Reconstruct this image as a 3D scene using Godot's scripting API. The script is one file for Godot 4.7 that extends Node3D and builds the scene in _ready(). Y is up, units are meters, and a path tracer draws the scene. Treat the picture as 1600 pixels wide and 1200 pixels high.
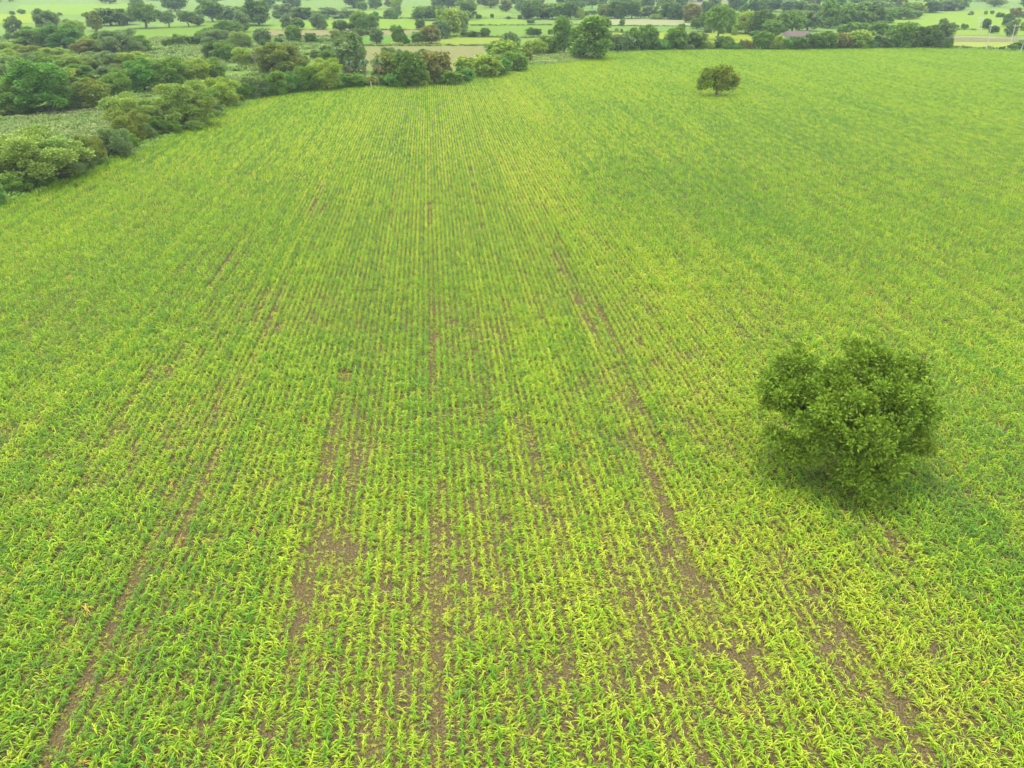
extends Node3D
# A young cereal field seen from about 25 m up, two trees standing in it, hedgerows and farmland behind.

const CAM_H := 25.0
const PITCH := 30.0
const FOV := 56.7
const ROW := 0.46          # distance between drilled rows, metres
const SLANT := 0.1         # the rows run a little to the left of the view

var focal := 600.0 / tan(deg_to_rad(FOV / 2))
var rng := RandomNumberGenerator.new()
var used := {}
var mats := {}
var protos := {}
var field_poly := PackedVector2Array()
var leaf_total := 0

# ---------------------------------------------------------------- helpers

# the ground point (height h) that a photo pixel (1600 x 1200) looks at
func px(x: float, y: float, h := 0.0) -> Vector3:
	var dx := (x - 800.0) / focal
	var dy := (600.0 - y) / focal
	var p := deg_to_rad(PITCH)
	var d := Vector3(dx, dy * cos(p) - sin(p), -dy * sin(p) - cos(p))
	var t := (CAM_H - h) / -d.y
	return Vector3(d.x * t, h, d.z * t)

func depth_of(w: Vector3) -> float:
	var p := deg_to_rad(PITCH)
	return (CAM_H - w.y) * sin(p) - w.z * cos(p)

func numbered(base: String) -> String:
	var n: int = used.get(base, 0)
	used[base] = n + 1
	return base if n == 0 else "%s_%03d" % [base, n]

func tag(o: Node, label: String, category := "", group := "", kind := "") -> void:
	if label: o.set_meta("label", label)
	if category: o.set_meta("category", category)
	if group: o.set_meta("group", group)
	if kind: o.set_meta("kind", kind)

func thing(base: String, at: Vector3, label: String, category: String, group := "") -> Node3D:
	var o := Node3D.new()
	o.name = numbered(base)
	o.position = at
	add_child(o)
	tag(o, label, category, group)
	return o

func mesh_node(called: String, mesh: Mesh, mat: Material, parent: Node) -> MeshInstance3D:
	var o := MeshInstance3D.new()
	o.name = called
	o.mesh = mesh
	o.material_override = mat
	parent.add_child(o, true)
	return o

func to_mesh(v: PackedVector3Array, c := PackedColorArray(), n := PackedVector3Array()) -> ArrayMesh:
	var a := []
	a.resize(Mesh.ARRAY_MAX)
	a[Mesh.ARRAY_VERTEX] = v
	if c.size(): a[Mesh.ARRAY_COLOR] = c
	if n.size(): a[Mesh.ARRAY_NORMAL] = n
	var m := ArrayMesh.new()
	m.add_surface_from_arrays(Mesh.PRIMITIVE_TRIANGLES, a)
	return m

func lin(r: float, g: float, b: float) -> Color:
	return Color(r, g, b).linear_to_srgb()

func leaf_mat(called: String, tint: Color, through: float, rough := 0.6) -> StandardMaterial3D:
	if mats.has(called): return mats[called]
	var m := StandardMaterial3D.new()
	m.resource_name = called
	m.albedo_color = tint.linear_to_srgb()
	m.vertex_color_use_as_albedo = true
	m.roughness = rough
	m.metallic_specular = 0.18
	m.cull_mode = BaseMaterial3D.CULL_DISABLED
	m.backlight_enabled = true
	m.backlight = Color(through, through, through * 0.6)
	mats[called] = m
	return m

func noise_tex(seed_: int, freq: float, stops: Array, size := 512, octaves := 5) -> NoiseTexture2D:
	var n := FastNoiseLite.new()
	n.seed = seed_
	n.frequency = freq
	n.fractal_octaves = octaves
	var g := Gradient.new()
	var off := PackedFloat32Array()
	var col := PackedColorArray()
	for s in stops:
		off.append(s[0]); col.append(s[1])
	g.offsets = off
	g.colors = col
	var t := NoiseTexture2D.new()
	t.width = size; t.height = size
	t.seamless = true
	t.noise = n
	t.color_ramp = g
	return t

func bump_tex(seed_: int, freq: float, size := 512) -> NoiseTexture2D:
	var n := FastNoiseLite.new()
	n.seed = seed_
	n.frequency = freq
	n.fractal_octaves = 5
	var t := NoiseTexture2D.new()
	t.width = size; t.height = size
	t.seamless = true
	t.as_normal_map = true
	t.bump_strength = 6.0
	t.noise = n
	return t

var soil_bump: NoiseTexture2D

# a ground material: colours a to b mottled at `metres` per repeat
func ground_mat(called: String, a: Color, b: Color, metres: float, seed_: int) -> StandardMaterial3D:
	if mats.has(called): return mats[called]
	var m := StandardMaterial3D.new()
	m.resource_name = called
	var mid := a.lerp(b, 0.5)
	m.albedo_texture = noise_tex(seed_, 0.02, [[0.2, a.linear_to_srgb()], [0.5, mid.linear_to_srgb()], [0.8, b.linear_to_srgb()]])
	m.uv1_triplanar = true
	m.uv1_world_triplanar = true
	m.uv1_scale = Vector3.ONE / metres
	m.roughness = 0.95
	m.metallic_specular = 0.08
	m.normal_enabled = true
	m.normal_texture = soil_bump
	m.normal_scale = 0.8
	mats[called] = m
	return m

func sheet(called: String, poly: PackedVector2Array, y: float, mat: Material, label: String) -> MeshInstance3D:
	var idx := Geometry2D.triangulate_polygon(poly)
	var v := PackedVector3Array()
	var nrm := PackedVector3Array()
	for t in range(0, idx.size(), 3):
		var q := [poly[idx[t]], poly[idx[t + 1]], poly[idx[t + 2]]]
		if (q[1] - q[0]).cross(q[2] - q[0]) < 0: q = [q[0], q[2], q[1]]
		for p in q:
			v.append(Vector3(p.x, y, p.y)); nrm.append(Vector3.UP)
	var o := mesh_node(numbered(called), to_mesh(v, PackedColorArray(), nrm), mat, self)
	tag(o, label, "", "", "structure")
	return o

# ---------------------------------------------------------------- light and camera

func set_up_view() -> void:
	var cam := Camera3D.new()
	cam.name = "camera"
	cam.position = Vector3(0, CAM_H, 0)
	cam.rotation_degrees = Vector3(-PITCH, 0, 0)
	cam.fov = FOV
	cam.near = 0.5
	cam.far = 6000.0
	add_child(cam)
	cam.current = true

	var sky_mat := ProceduralSkyMaterial.new()
	sky_mat.sky_top_color = lin(0.92, 0.95, 1.0)
	sky_mat.sky_horizon_color = lin(0.74, 0.79, 0.86)
	sky_mat.sky_curve = 0.25
	sky_mat.ground_bottom_color = lin(0.12, 0.16, 0.06)
	sky_mat.ground_horizon_color = lin(0.3, 0.34, 0.3)
	var sky := Sky.new()
	sky.sky_material = sky_mat
	var env := Environment.new()
	env.background_mode = Environment.BG_SKY
	env.sky = sky
	env.tonemap_mode = Environment.TONE_MAPPER_LINEAR
	env.tonemap_exposure = 4.4
	env.sdfgi_enabled = true
	env.ssao_enabled = true
	env.ssil_enabled = true
	env.fog_enabled = true
	env.fog_density = 0.0001
	env.fog_light_color = Color(0.84, 0.92, 1.0)
	var we := WorldEnvironment.new()
	we.name = "world_environment"
	we.environment = env
	add_child(we)

	var sun := DirectionalLight3D.new()
	sun.name = "sun"
	sun.light_color = Color(1.0, 0.97, 0.9)
	sun.light_energy = 0.5
	sun.light_angular_distance = 20.0
	sun.shadow_enabled = true
	add_child(sun)
	sun.look_at_from_position(Vector3.ZERO, Vector3(0.12, -1.0, 0.20))

# ---------------------------------------------------------------- ground

func pts(list: Array) -> PackedVector2Array:
	var out := PackedVector2Array()
	for p in list:
		var w := px(p[0], p[1])
		out.append(Vector2(w.x, w.z))
	return out

const EDGE := [[-260, 420], [-80, 352], [0, 322], [60, 302], [130, 272], [200, 246], [270, 216], [340, 181], [420, 151], [470, 144], [520, 140], [590, 137], [700, 130],
	[780, 118], [830, 105], [900, 97], [940, 85], [1050, 79], [1250, 79], [1400, 75], [1600, 82], [1800, 84]]

func field_tone(c: Color) -> Color:
	return Color(c.r * 0.47, c.g * 0.49, c.b * 0.22) if c.g > c.r * 1.15 else Color(c.r * 0.38, c.g * 0.44, c.b * 0.36)

func build_ground() -> void:
	soil_bump = bump_tex(5, 0.03)
	var big := PackedVector2Array([Vector2(-3000, -3200), Vector2(3000, -3200), Vector2(3000, 300), Vector2(-3000, 300)])
	sheet("ground", big, 0.0, ground_mat("meadow", Color(0.055, 0.095, 0.02), Color(0.085, 0.13, 0.03), 60.0, 11), "wide green farmland running back to the hazy distance")
	field_poly = pts(EDGE)
	field_poly.append(Vector2(330, -200))
	field_poly.append(Vector2(60, -2))
	field_poly.append(Vector2(-45, -2))
	field_poly.append(Vector2(-72, -50))
	var soil := StandardMaterial3D.new()
	soil.resource_name = "brown_soil"
	soil.albedo_texture = noise_tex(3, 0.10, [[0.25, Color(0.032, 0.026, 0.012).linear_to_srgb()], [0.5, Color(0.058, 0.046, 0.020).linear_to_srgb()], [0.78, Color(0.094, 0.075, 0.036).linear_to_srgb()]], 1024, 6)
	soil.uv1_triplanar = true
	soil.uv1_world_triplanar = true
	soil.uv1_scale = Vector3.ONE / 11.3
	soil.roughness = 0.95
	soil.metallic_specular = 0.08
	soil.normal_enabled = true
	soil.normal_texture = bump_tex(8, 0.12)
	soil.normal_scale = 0.7
	sheet("field_soil", field_poly, 0.03, soil, "brown bare soil under the rows of young cereal plants")
	# [name, label, colour a, colour b, outline in photo pixels]
	var patches := [
		["meadow", "green open meadow with round trees along its far side", Color(0.12, 0.20, 0.06), Color(0.15, 0.24, 0.07), [[170, 84], [190, 46], [360, 33], [430, 38], [415, 58], [330, 74], [262, 84]]],
		["ploughed_field", "purple-brown ploughed plot between the wood and the meadow", Color(0.13, 0.10, 0.075), Color(0.18, 0.15, 0.09), [[210, 95], [225, 84], [330, 74], [345, 84], [260, 96]]],
		["pasture", "bright green pasture strip behind the hedgerow", Color(0.11, 0.20, 0.06), Color(0.14, 0.24, 0.07), [[330, 140], [340, 112], [480, 106], [470, 132], [420, 145]]],
		["pasture", "pale green pasture around the big dark round tree", Color(0.14, 0.20, 0.07), Color(0.18, 0.23, 0.085), [[395, 104], [392, 70], [545, 67], [552, 100], [480, 104]]],
		["fallow_field", "tan fallow field with faint stripes behind the hedgerow trees", Color(0.21, 0.20, 0.085), Color(0.27, 0.235, 0.115), [[553, 100], [552, 73], [760, 72], [752, 92], [722, 112], [600, 112]]],
		["crop_field", "yellow-green crop strip along the tan fallow field", Color(0.20, 0.25, 0.05), Color(0.25, 0.28, 0.07), [[552, 71], [600, 67], [690, 59], [785, 57], [785, 70]]],
		["crop_field", "fresh green plot with single trees on its edge", Color(0.09, 0.20, 0.06), Color(0.12, 0.23, 0.08), [[552, 67], [570, 56], [680, 52], [665, 65]]],
		["stubble_field", "narrow tan stubble strip among green fields", Color(0.24, 0.20, 0.10), Color(0.28, 0.23, 0.13), [[395, 57], [400, 47], [685, 47], [680, 52], [560, 57]]],
		["crop_field", "long light green field strip crossed by a tree row", Color(0.15, 0.24, 0.06), Color(0.18, 0.27, 0.07), [[420, 46], [440, 36], [560, 30], [800, 29], [835, 36], [690, 46]]],
		["crop_field", "wide green field with faint dark lines behind the tall tree", Color(0.12, 0.21, 0.07), Color(0.16, 0.24, 0.08), [[690, 56], [735, 40], [905, 39], [890, 58]]],
		["stubble_field", "pale straw coloured strip before the dark grove", Color(0.28, 0.27, 0.15), Color(0.32, 0.30, 0.18), [[945, 39], [955, 30], [1040, 30], [1105, 36], [1090, 41]]],
		["crop_field", "blue-green plot before the pale straw strip", Color(0.12, 0.20, 0.09), Color(0.14, 0.23, 0.10), [[930, 50], [945, 40], [1100, 41], [1120, 50]]],
		["crop_field", "yellow-green field behind the low hedge", Color(0.19, 0.25, 0.045), Color(0.23, 0.27, 0.06), [[905, 75], [925, 51], [1120, 51], [1200, 53], [1215, 74]]],
		["crop_field", "sloping light green field beside the wood and the poles", Color(0.16, 0.25, 0.07), Color(0.20, 0.28, 0.08), [[1370, 42], [1400, 27], [1480, 18], [1600, 13], [1720, 12], [1720, 55], [1480, 55]]],
		["dirt_track", "pale sandy track behind the field corner", Color(0.28, 0.24, 0.15), Color(0.33, 0.28, 0.18), [[1440, 60], [1440, 57], [1520, 56.5], [1620, 60], [1620, 62], [1520, 59]]],
		["stubble_field", "brownish rough strip beside the sandy track", Color(0.19, 0.18, 0.085), Color(0.24, 0.21, 0.11), [[1440, 65], [1440, 60.3], [1520, 59.4], [1680, 62], [1680, 66]]],
		["crop_field", "pale yellow-green strip along the far field edge", Color(0.24, 0.28, 0.08), Color(0.29, 0.31, 0.11), [[1440, 73], [1440, 65.4], [1680, 66.4], [1700, 78]]],
		["crop_field", "distant pale green fields among scattered trees", Color(0.15, 0.23, 0.08), Color(0.18, 0.26, 0.10), [[540, 26], [560, 12], [760, 8], [810, 24], [700, 28]]],
		["crop_field", "distant blue-green field beyond the tall tree", Color(0.12, 0.21, 0.09), Color(0.14, 0.24, 0.11), [[880, 22], [870, 2], [935, 2], [915, 22]]],
		["ploughed_field", "distant brownish field beyond the grove", Color(0.22, 0.18, 0.12), Color(0.26, 0.21, 0.14), [[1060, 9], [1055, 2], [1150, 1], [1160, 8]]],
		["crop_field", "distant light green field left open among trees", Color(0.16, 0.25, 0.07), Color(0.19, 0.28, 0.08), [[20, 24], [30, 8], [210, 5], [200, 23]]],
		["crop_field", "distant yellow-green clearing in the scattered wood", Color(0.20, 0.27, 0.06), Color(0.22, 0.29, 0.07), [[-40, 38], [-30, 22], [70, 22], [55, 36]]],
		["cotton_field", "grey-green crop plot between hedgerow and wood", Color(0.12, 0.15, 0.065), Color(0.17, 0.19, 0.09), [[-80, 196], [100, 172], [188, 166], [196, 196], [120, 222], [-80, 250]]],
	]
	var k := 0
	for p in patches:
		k += 1
		sheet(p[0], pts(p[4]), 0.02 + 0.004 * k, ground_mat("patch_%d" % k, field_tone(p[2]), field_tone(p[3]), 23.0 + k, 20 + k), p[1])

# ---------------------------------------------------------------- the cereal crop

# one arching, drooping leaf blade starting at the stem
func blade(v: PackedVector3Array, c: PackedColorArray, turn: float, base_y: float, length: float, width: float, rise: float, droop: float, segs: int, col: Color, at := Vector3.ZERO) -> void:
	var dir := Vector3(cos(turn), 0, sin(turn))
	var side := Vector3(-dir.z, 0, dir.x)
	var p := at + Vector3(0, base_y, 0) + dir * 0.01
	var ang := rise
	var step := length / segs
	var left := []
	var right := []
	for i in segs + 1:
		var t := float(i) / segs
		var w := width * (0.55 + 0.45 * sin(PI * minf(t * 1.6, 1.0) * 0.5)) * (1.0 - pow(t, 2.2)) + 0.002
		var twist := side * w * 0.5
		left.append(p - twist + Vector3(0, w * 0.18, 0))
		right.append(p + twist + Vector3(0, w * 0.18, 0))
		ang = lerpf(rise, droop, pow(t, 0.8))
		p += (dir * cos(ang) + Vector3.UP * sin(ang)) * step
	for i in segs:
		for q in [left[i], left[i + 1], right[i], right[i], left[i + 1], right[i + 1]]:
			v.append(q); c.append(col)

func plant_leaves(r: RandomNumberGenerator, n: int, segs: int, at := Vector3.ZERO, size := 1.0) -> Array:
	var out := []
	var turn0 := r.randf() * TAU
	for i in n:
		var t := float(i) / (n - 1)
		var v := PackedVector3Array()
		var c := PackedColorArray()
		var k := r.randf_range(0.85, 1.15)
		var col := Color(k, k, k)
		if i < 3: col = Color(1.3 * k, 1.02 * k, 0.95 * k)
		# leaves stand mostly across two sides, as on a young cereal stalk
		var turn := turn0 + (PI if i % 2 else 0.0) + r.randf_range(-0.75, 0.75)
		blade(v, c, turn, size * lerpf(0.05, 0.27, t), size * r.randf_range(0.27, 0.46) * lerpf(0.85, 1.0, t), size * r.randf_range(0.032, 0.048), lerpf(0.75, 1.35, t) + r.randf_range(-0.15, 0.15), lerpf(-1.1, -1.5, t) + r.randf_range(-0.25, 0.25), segs, col, at)
		out.append([v, c])
	return out

func joined_plant(r: RandomNumberGenerator, n: int, segs: int, count := 1, spread := 0.0, wide := 1.0) -> ArrayMesh:
	var v := PackedVector3Array()
	var c := PackedColorArray()
	for k in count:
		var at := Vector3((r.randf() - 0.5) * 0.10 * (1 if count > 1 else 0), 0, ((k + 0.5) / count - 0.5) * spread)
		for l in plant_leaves(r, n, segs, at, r.randf_range(0.85, 1.15)):
			v.append_array(l[0]); c.append_array(l[1])
	return to_mesh(v, c)

var n_grow := FastNoiseLite.new()
var n_streak := FastNoiseLite.new()
var n_tone := FastNoiseLite.new()
var n_fine := FastNoiseLite.new()

# wheel tracks: [position across the rows, half width, strength, nearest z, farthest z]
const TRACKS := [[-15.9, 0.25, 0.95, 0, -110], [-14.5, 0.19, 0.75, 0, -90], [-21.6, 0.18, 0.9, -10, -130], [-20.2, 0.17, 0.5, -20, -110], [-1.4, 0.17, 0.85, 0, -200],
	[-7.4, 0.33, 0.8, 0, -45], [-6.0, 0.18, 0.6, -20, -120], [11.3, 0.33, 0.9, 0, -130], [12.6, 0.20, 0.75, 0, -90], [4.6, 0.18, 0.6, -10, -110], [7.6, 0.17, 0.55, -20, -160],
	[23.2, 0.22, 0.8, -15, -70], [21.8, 0.17, 0.5, -20, -60], [-30.0, 0.18, 0.65, -30, -150], [31.0, 0.18, 0.45, -40, -160], [-10.8, 0.17, 0.5, -20, -150], [16.8, 0.18, 0.5, -15, -80]]
# thin patches: [photo x, photo y, across m, along m, strength]
const THIN := [[325, 650, 1.7, 5, 0.75], [360, 600, 1.2, 5, 0.6], [290, 760, 1.0, 4, 0.7], [490, 860, 1.0, 3, 0.9], [560, 730, 0.8, 3, 0.9], [530, 890, 0.9, 2, 0.8], [1050, 880, 1.3, 4, 0.85], [1110, 960, 1.1, 3, 0.8],
	[1250, 940, 1.5, 3, 0.75], [960, 610, 1.6, 6, 0.6], [1010, 730, 1.0, 4, 0.75], [760, 800, 2.0, 4, 0.45], [640, 1000, 1.3, 3, 0.55], [950, 920, 1.0, 2.5, 0.75], [760, 950, 1.0, 1.5, 0.75], [850, 1050, 1.2, 1.6, 0.65],
	[120, 1110, 1.0, 2.5, 0.8], [300, 1130, 1.2, 1.5, 0.65], [1320, 1040, 1.0, 2, 0.7], [970, 1040, 1.3, 2.2, 0.6], [1090, 560, 2.0, 5, 0.4], [1100, 680, 1.5, 3, 0.6], [700, 880, 1.0, 4, 0.5], [90, 1000, 1.0, 2, 0.6], [1190, 1060, 0.8, 3, 0.7],
	[860, 390, 1.5, 10, 0.4], [1380, 880, 1.2, 2, 0.5], [250, 680, 1.5, 4, 0.45], [500, 470, 1.5, 7, 0.35], [820, 700, 1.2, 5, 0.45], [1000, 850, 0.8, 4, 0.6], [600, 1120, 1.2, 2, 0.5], [1450, 1130, 1.5, 2, 0.5]]
# yellower patches
const YELLOW := [[920, 960, 7, 9, 0.7], [1060, 460, 6, 14, 0.75], [840, 290, 6, 30, 0.7], [1180, 880, 6, 6, 0.6], [560, 200, 5, 40, 0.5], [820, 170, 8, 50, 0.6], [1400, 1050, 6, 5, 0.6], [650, 850, 5, 6, 0.35], [1130, 620, 4, 6, 0.5], [700, 200, 10, 50, 0.35], [1450, 500, 14, 14, 0.3], [900, 110, 20, 40, 0.5]]
const GREEN := [[1530, 760, 7, 9, 0.6], [300, 470, 12, 14, 0.35], [150, 900, 6, 8, 0.5], [1100, 330, 14, 30, 0.5], [800, 1090, 2.2, 2.5, 0.7], [330, 1050, 5, 5, 0.4], [1350, 760, 6, 5, 0.5], [660, 620, 8, 10, 0.3], [1200, 200, 30, 40, 0.25]]

var thin_w := []
var yellow_w := []
var green_w := []

func prepare_crop_maps() -> void:
	for a in [[n_grow, 71, 0.10, 4], [n_streak, 72, 0.05, 3], [n_tone, 73, 0.045, 4], [n_fine, 74, 0.5, 2]]:
		var n: FastNoiseLite = a[0]
		n.noise_type = FastNoiseLite.TYPE_SIMPLEX_SMOOTH
		n.seed = a[1]; n.frequency = a[2]; n.fractal_octaves = a[3]
	for pair in [[THIN, thin_w], [YELLOW, yellow_w], [GREEN, green_w]]:
		for p in pair[0]:
			var w := px(p[0], p[1])
			pair[1].append([w.x - SLANT * w.z, w.z, p[2], p[3], p[4]])

func blobs(list: Array, u: float, z: float) -> float:
	var s := 0.0
	for b in list:
		var du: float = (u - b[0]) / b[2]
		if absf(du) > 2.2: continue
		var dz: float = (z - b[1]) / b[3]
		if absf(dz) > 2.2: continue
		s += b[4] * exp(-du * du - dz * dz)
	return s

# how well the crop stands at a place: about 0 (bare) to 1 (thick)
func growth(u: float, z: float) -> float:
	var wob := n_streak.get_noise_2d(u * 0.3, z * 0.35) * 0.7
	var g := 0.98 + 0.42 * n_grow.get_noise_2d(u * 1.3, z * 0.5) + 0.42 * n_fine.get_noise_2d(u * 1.6, z * 0.8)
	var near := clampf((z + 60.0) / 40.0, 0.0, 1.0) * clampf(1.0 - absf(u - 2.0) / 20.0, 0.0, 1.0)
	g -= 0.21 * near
	if z < -60: g += 0.15
	g -= 0.54 * blobs(thin_w, u, z)
	for t in TRACKS:
		var d: float = absf(u + wob - t[0]) / t[1]
		if d < 1.6 and z < t[3] and z > t[4]:
			var on := clampf(0.5 + 1.9 * n_streak.get_noise_2d(t[0] * 7.0, z * 0.9), 0.0, 1.0)
			g -= 1.0 * t[2] * on * exp(-d * d)
	return g

func tone(u: float, z: float, row: float) -> float:
	# 0 deep green to 1 yellow
	var s := 0.56 + 0.18 * n_tone.get_noise_2d(u * 1.6, z * 0.4) + 0.36 * n_streak.get_noise_2d(row * 9.0, z * 0.25)
	return s + blobs(yellow_w, u, z) * 0.5 - blobs(green_w, u, z) * 0.3

func crop_colour(t: float, r: RandomNumberGenerator, dry := true) -> Color:
	t = clampf(t + r.randf_range(-0.48, 0.44), -0.15, 1.15)
	var deep := Color(0.080, 0.190, 0.020)
	var mid := Color(0.180, 0.305, 0.015)
	var yel := Color(0.270, 0.345, 0.026)
	var c := deep.lerp(mid, clampf(t * 2.0, 0.0, 1.0)) if t < 0.5 else mid.lerp(yel, (t - 0.5) * 2.0)
	if dry and r.randf() < 0.003: c = Color(0.36, 0.27, 0.05)
	var k := r.randf_range(0.86, 1.14)
	return Color(c.r * k, c.g * k, c.b * k)

class Batch:
	var buf := PackedFloat32Array()
	var n := 0
	func put(o: Vector3, turn: float, sx: float, sy: float, col: Color, sz := -1.0, lean := 0.0) -> void:
		if sz < 0.0: sz = sx
		var b := Basis(Vector3.UP, turn)
		if lean: b = Basis(Vector3(1, 0, 0), lean) * b
		b = b * Basis.from_scale(Vector3(sx, sy, sz))
		buf.append_array(PackedFloat32Array([b.x.x, b.y.x, b.z.x, o.x, b.x.y, b.y.y, b.z.y, o.y, b.x.z, b.y.z, b.z.z, o.z, col.r, col.g, col.b, 1.0]))
		n += 1

func stuff(called: String, mesh: Mesh, mat: Material, b: Batch, parent: Node) -> void:
	if b.n == 0: return
	var mm := MultiMesh.new()
	mm.transform_format = MultiMesh.TRANSFORM_3D
	mm.use_colors = true
	mm.mesh = mesh
	mm.instance_count = b.n
	mm.buffer = b.buf
	var o := MultiMeshInstance3D.new()
	o.name = called
	o.multimesh = mm
	o.material_override = mat
	o.set_meta("kind", "stuff")
	parent.add_child(o, true)

func in_view(w: Vector3, margin: float) -> bool:
	var d := depth_of(w)
	if d < 15.0: return false
	return absf(w.x) < d * 800.0 / focal + margin

func build_crop() -> void:
	prepare_crop_maps()
	var r := RandomNumberGenerator.new()
	r.seed = 4011
	var leafm := leaf_mat("cereal_leaf", Color(1, 1, 1), 0.9, 0.55)
	var near_meshes := []
	var near_leaves := []
	for i in 6:
		var rr := RandomNumberGenerator.new()
		rr.seed = 900 + i
		var ls := plant_leaves(rr, 9, 5)
		near_leaves.append(ls)
		var v := PackedVector3Array()
		var c := PackedColorArray()
		for l in ls:
			v.append_array(l[0]); c.append_array(l[1])
		near_meshes.append(to_mesh(v, c))
	var mid_meshes := []
	for i in 6: mid_meshes.append(joined_plant(r, 7, 3))
	var far_meshes := []
	for i in 6: far_meshes.append(joined_plant(r, 6, 2, 4, 1.0))
	var near_b := []
	var mid_b := []
	var far_b := []
	for i in 6:
		near_b.append(Batch.new()); mid_b.append(Batch.new()); far_b.append(Batch.new())
	var singles := []
	var row := -400
	while row * ROW < 330.0:
		var u := row * ROW
		var z := -9.0
		while z > -312.0:
			var x0 := u + SLANT * z
			var d0 := depth_of(Vector3(x0, 0, z))
			var half := d0 * 800.0 / focal + 6.0
			if x0 < -half or x0 > half:
				# walk on quickly while the row is outside the view
				z -= 2.0
				continue
			var far := z < -98.0 + 14.0 * sin(row * 12.9898 + floor(z / 3.0) * 4.1)
			var step := 1.0 if far else r.randf_range(0.10, 0.20)
			z -= step
			var uu := u + r.randfn(0.0, 0.022)
			var w := Vector3(uu + SLANT * z + 0.35 * sin(z * 0.013 + 1.0), 0.03, z)
			if not Geometry2D.is_point_in_polygon(Vector2(w.x, w.z), field_poly): continue
			var g := growth(uu, z)
			var rowweak := 0.18 * n_streak.get_noise_2d(row * 31.0, z * 0.12)
			g += rowweak
			var t := tone(uu, z, row) + (0.55 - minf(g, 0.9)) * 0.35
			if far:
				if r.randf() > 0.45 + g: continue
				far_b[r.randi() % 6].put(w, atan(SLANT) + (PI if r.randf() < 0.5 else 0.0), 1.45, clampf(0.68 + 0.3 * g, 0.5, 1.1) * r.randf_range(0.8, 1.2), crop_colour(t, r, false))
				continue
			if r.randf() > clampf(0.12 + g * 1.1, 0.14, 0.99): continue
			var s := clampf(0.52 + 0.50 * g, 0.38, 1.15) * r.randf_range(0.75, 1.2)
			var k := r.randi() % 6
			var turn := r.randf() * TAU
			var col := crop_colour(t, r)
			if z > -52.0:
				var d := depth_of(w)
				if d < 27.2 and in_view(w, -0.4) and d > 25.0 and w.z < -14.8:
					singles.append([d / s, w, turn, s, col, k, t])
				else:
					near_b[k].put(w, turn, s, s * r.randf_range(0.8, 1.3), col, -1.0, r.randfn() * 0.12)
			else:
				mid_b[k].put(w, turn, s, s * r.randf_range(0.8, 1.3), col, -1.0, r.randfn() * 0.12)
		row += 1
	singles.sort_custom(func(a, b): return a[0] < b[0])
	print("singles ", singles.size())
	# the 300 that show largest stand as objects with their leaves as parts
	var tints := [["deep green", Color(0.080, 0.190, 0.020)], ["mid green", Color(0.13, 0.24, 0.013)], ["light green", Color(0.180, 0.305, 0.015)], ["yellow-green", Color(0.225, 0.32, 0.016)], ["yellowing", Color(0.270, 0.345, 0.026)]]
	var leaf_meshes := []
	for ls in near_leaves:
		var one := []
		for l in ls: one.append(to_mesh(l[0], l[1]))
		leaf_meshes.append(one)
	var made := 0
	for s in singles:
		if made >= 300:
			near_b[s[5]].put(s[1], s[2], s[3], s[3], s[4])
			continue
		made += 1
		var best := 0
		for i in tints.size():
			var q: Color = tints[i][1]
			var w: Color = tints[best][1]
			if absf(q.r - s[4].r) < absf(w.r - s[4].r): best = i
		var root := thing("cereal_plant", s[1], "%s young cereal plant with arching drooping leaves in a drilled row" % tints[best][0], "plant", "%s cereal plants in the rows" % tints[best][0])
		root.rotation.y = s[2]
		root.scale = Vector3.ONE * s[3]
		for m in leaf_meshes[s[5]]:
			mesh_node("leaf", m, leaf_mat("cereal_leaf_%d" % best, tints[best][1], 0.9, 0.55), root)
	var crop := thing("cereal_crop", Vector3.ZERO, "broad field of young bright green cereal plants in long drilled rows", "crop")
	crop.set_meta("kind", "stuff")
	var total := 0
	for i in 6:
		stuff("near_plants", near_meshes[i], leafm, near_b[i], crop)
		stuff("middle_plants", mid_meshes[i], leafm, mid_b[i], crop)
		stuff("far_plants", far_meshes[i], leafm, far_b[i], crop)
		total += near_b[i].n + mid_b[i].n + far_b[i].n
	print("crop plants ", total)
	# small weeds and straw between the rows
	var weed_v := PackedVector3Array()
	var weed_c := PackedColorArray()
	for i in 7:
		blade(weed_v, weed_c, i * TAU / 7.0 + r.randf() * 0.6, 0.01, r.randf_range(0.06, 0.13), 0.04, 0.7, -0.4, 2, Color(1, 1, 1) * r.randf_range(0.85, 1.1))
	var weed_b := Batch.new()
	var straw_b := Batch.new()
	var clod_b := Batch.new()
	for i in 240000:
		var z := -lerpf(13.0, 64.0, pow(r.randf(), 0.8))
		var x := r.randf_range(-1, 1) * ((25.0 * 0.5 - z * 0.866) * 0.72 + 3.0)
		var w := Vector3(x, 0.03, z)
		var u := x - SLANT * z
		if not Geometry2D.is_point_in_polygon(Vector2(x, z), field_poly): continue
		var q := r.randf()
		if q < 0.62:
			if n_fine.get_noise_2d(u * 0.8, z * 0.8) + r.randf_range(-0.3, 0.4) < 0.0: continue
			var c := Color(0.12, 0.20, 0.018).lerp(Color(0.26, 0.25, 0.04), r.randf())
			weed_b.put(w, r.randf() * TAU, r.randf_range(0.4, 1.3), r.randf_range(0.5, 1.3), c)
		elif q < 0.8:
			straw_b.put(w + Vector3(0, 0.012, 0), r.randf() * TAU, r.randf_range(0.5, 1.3), 1.0, Color(0.24, 0.19, 0.085).lerp(Color(0.16, 0.14, 0.04), r.randf()))
		else:
			var k := r.randf_range(0.3, 1.0) + 1.6 * pow(r.randf(), 9.0)
			clod_b.put(w, r.randf() * TAU, k, k * 0.7, Color(0.058, 0.046, 0.020) * r.randf_range(0.6, 1.7))
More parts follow.
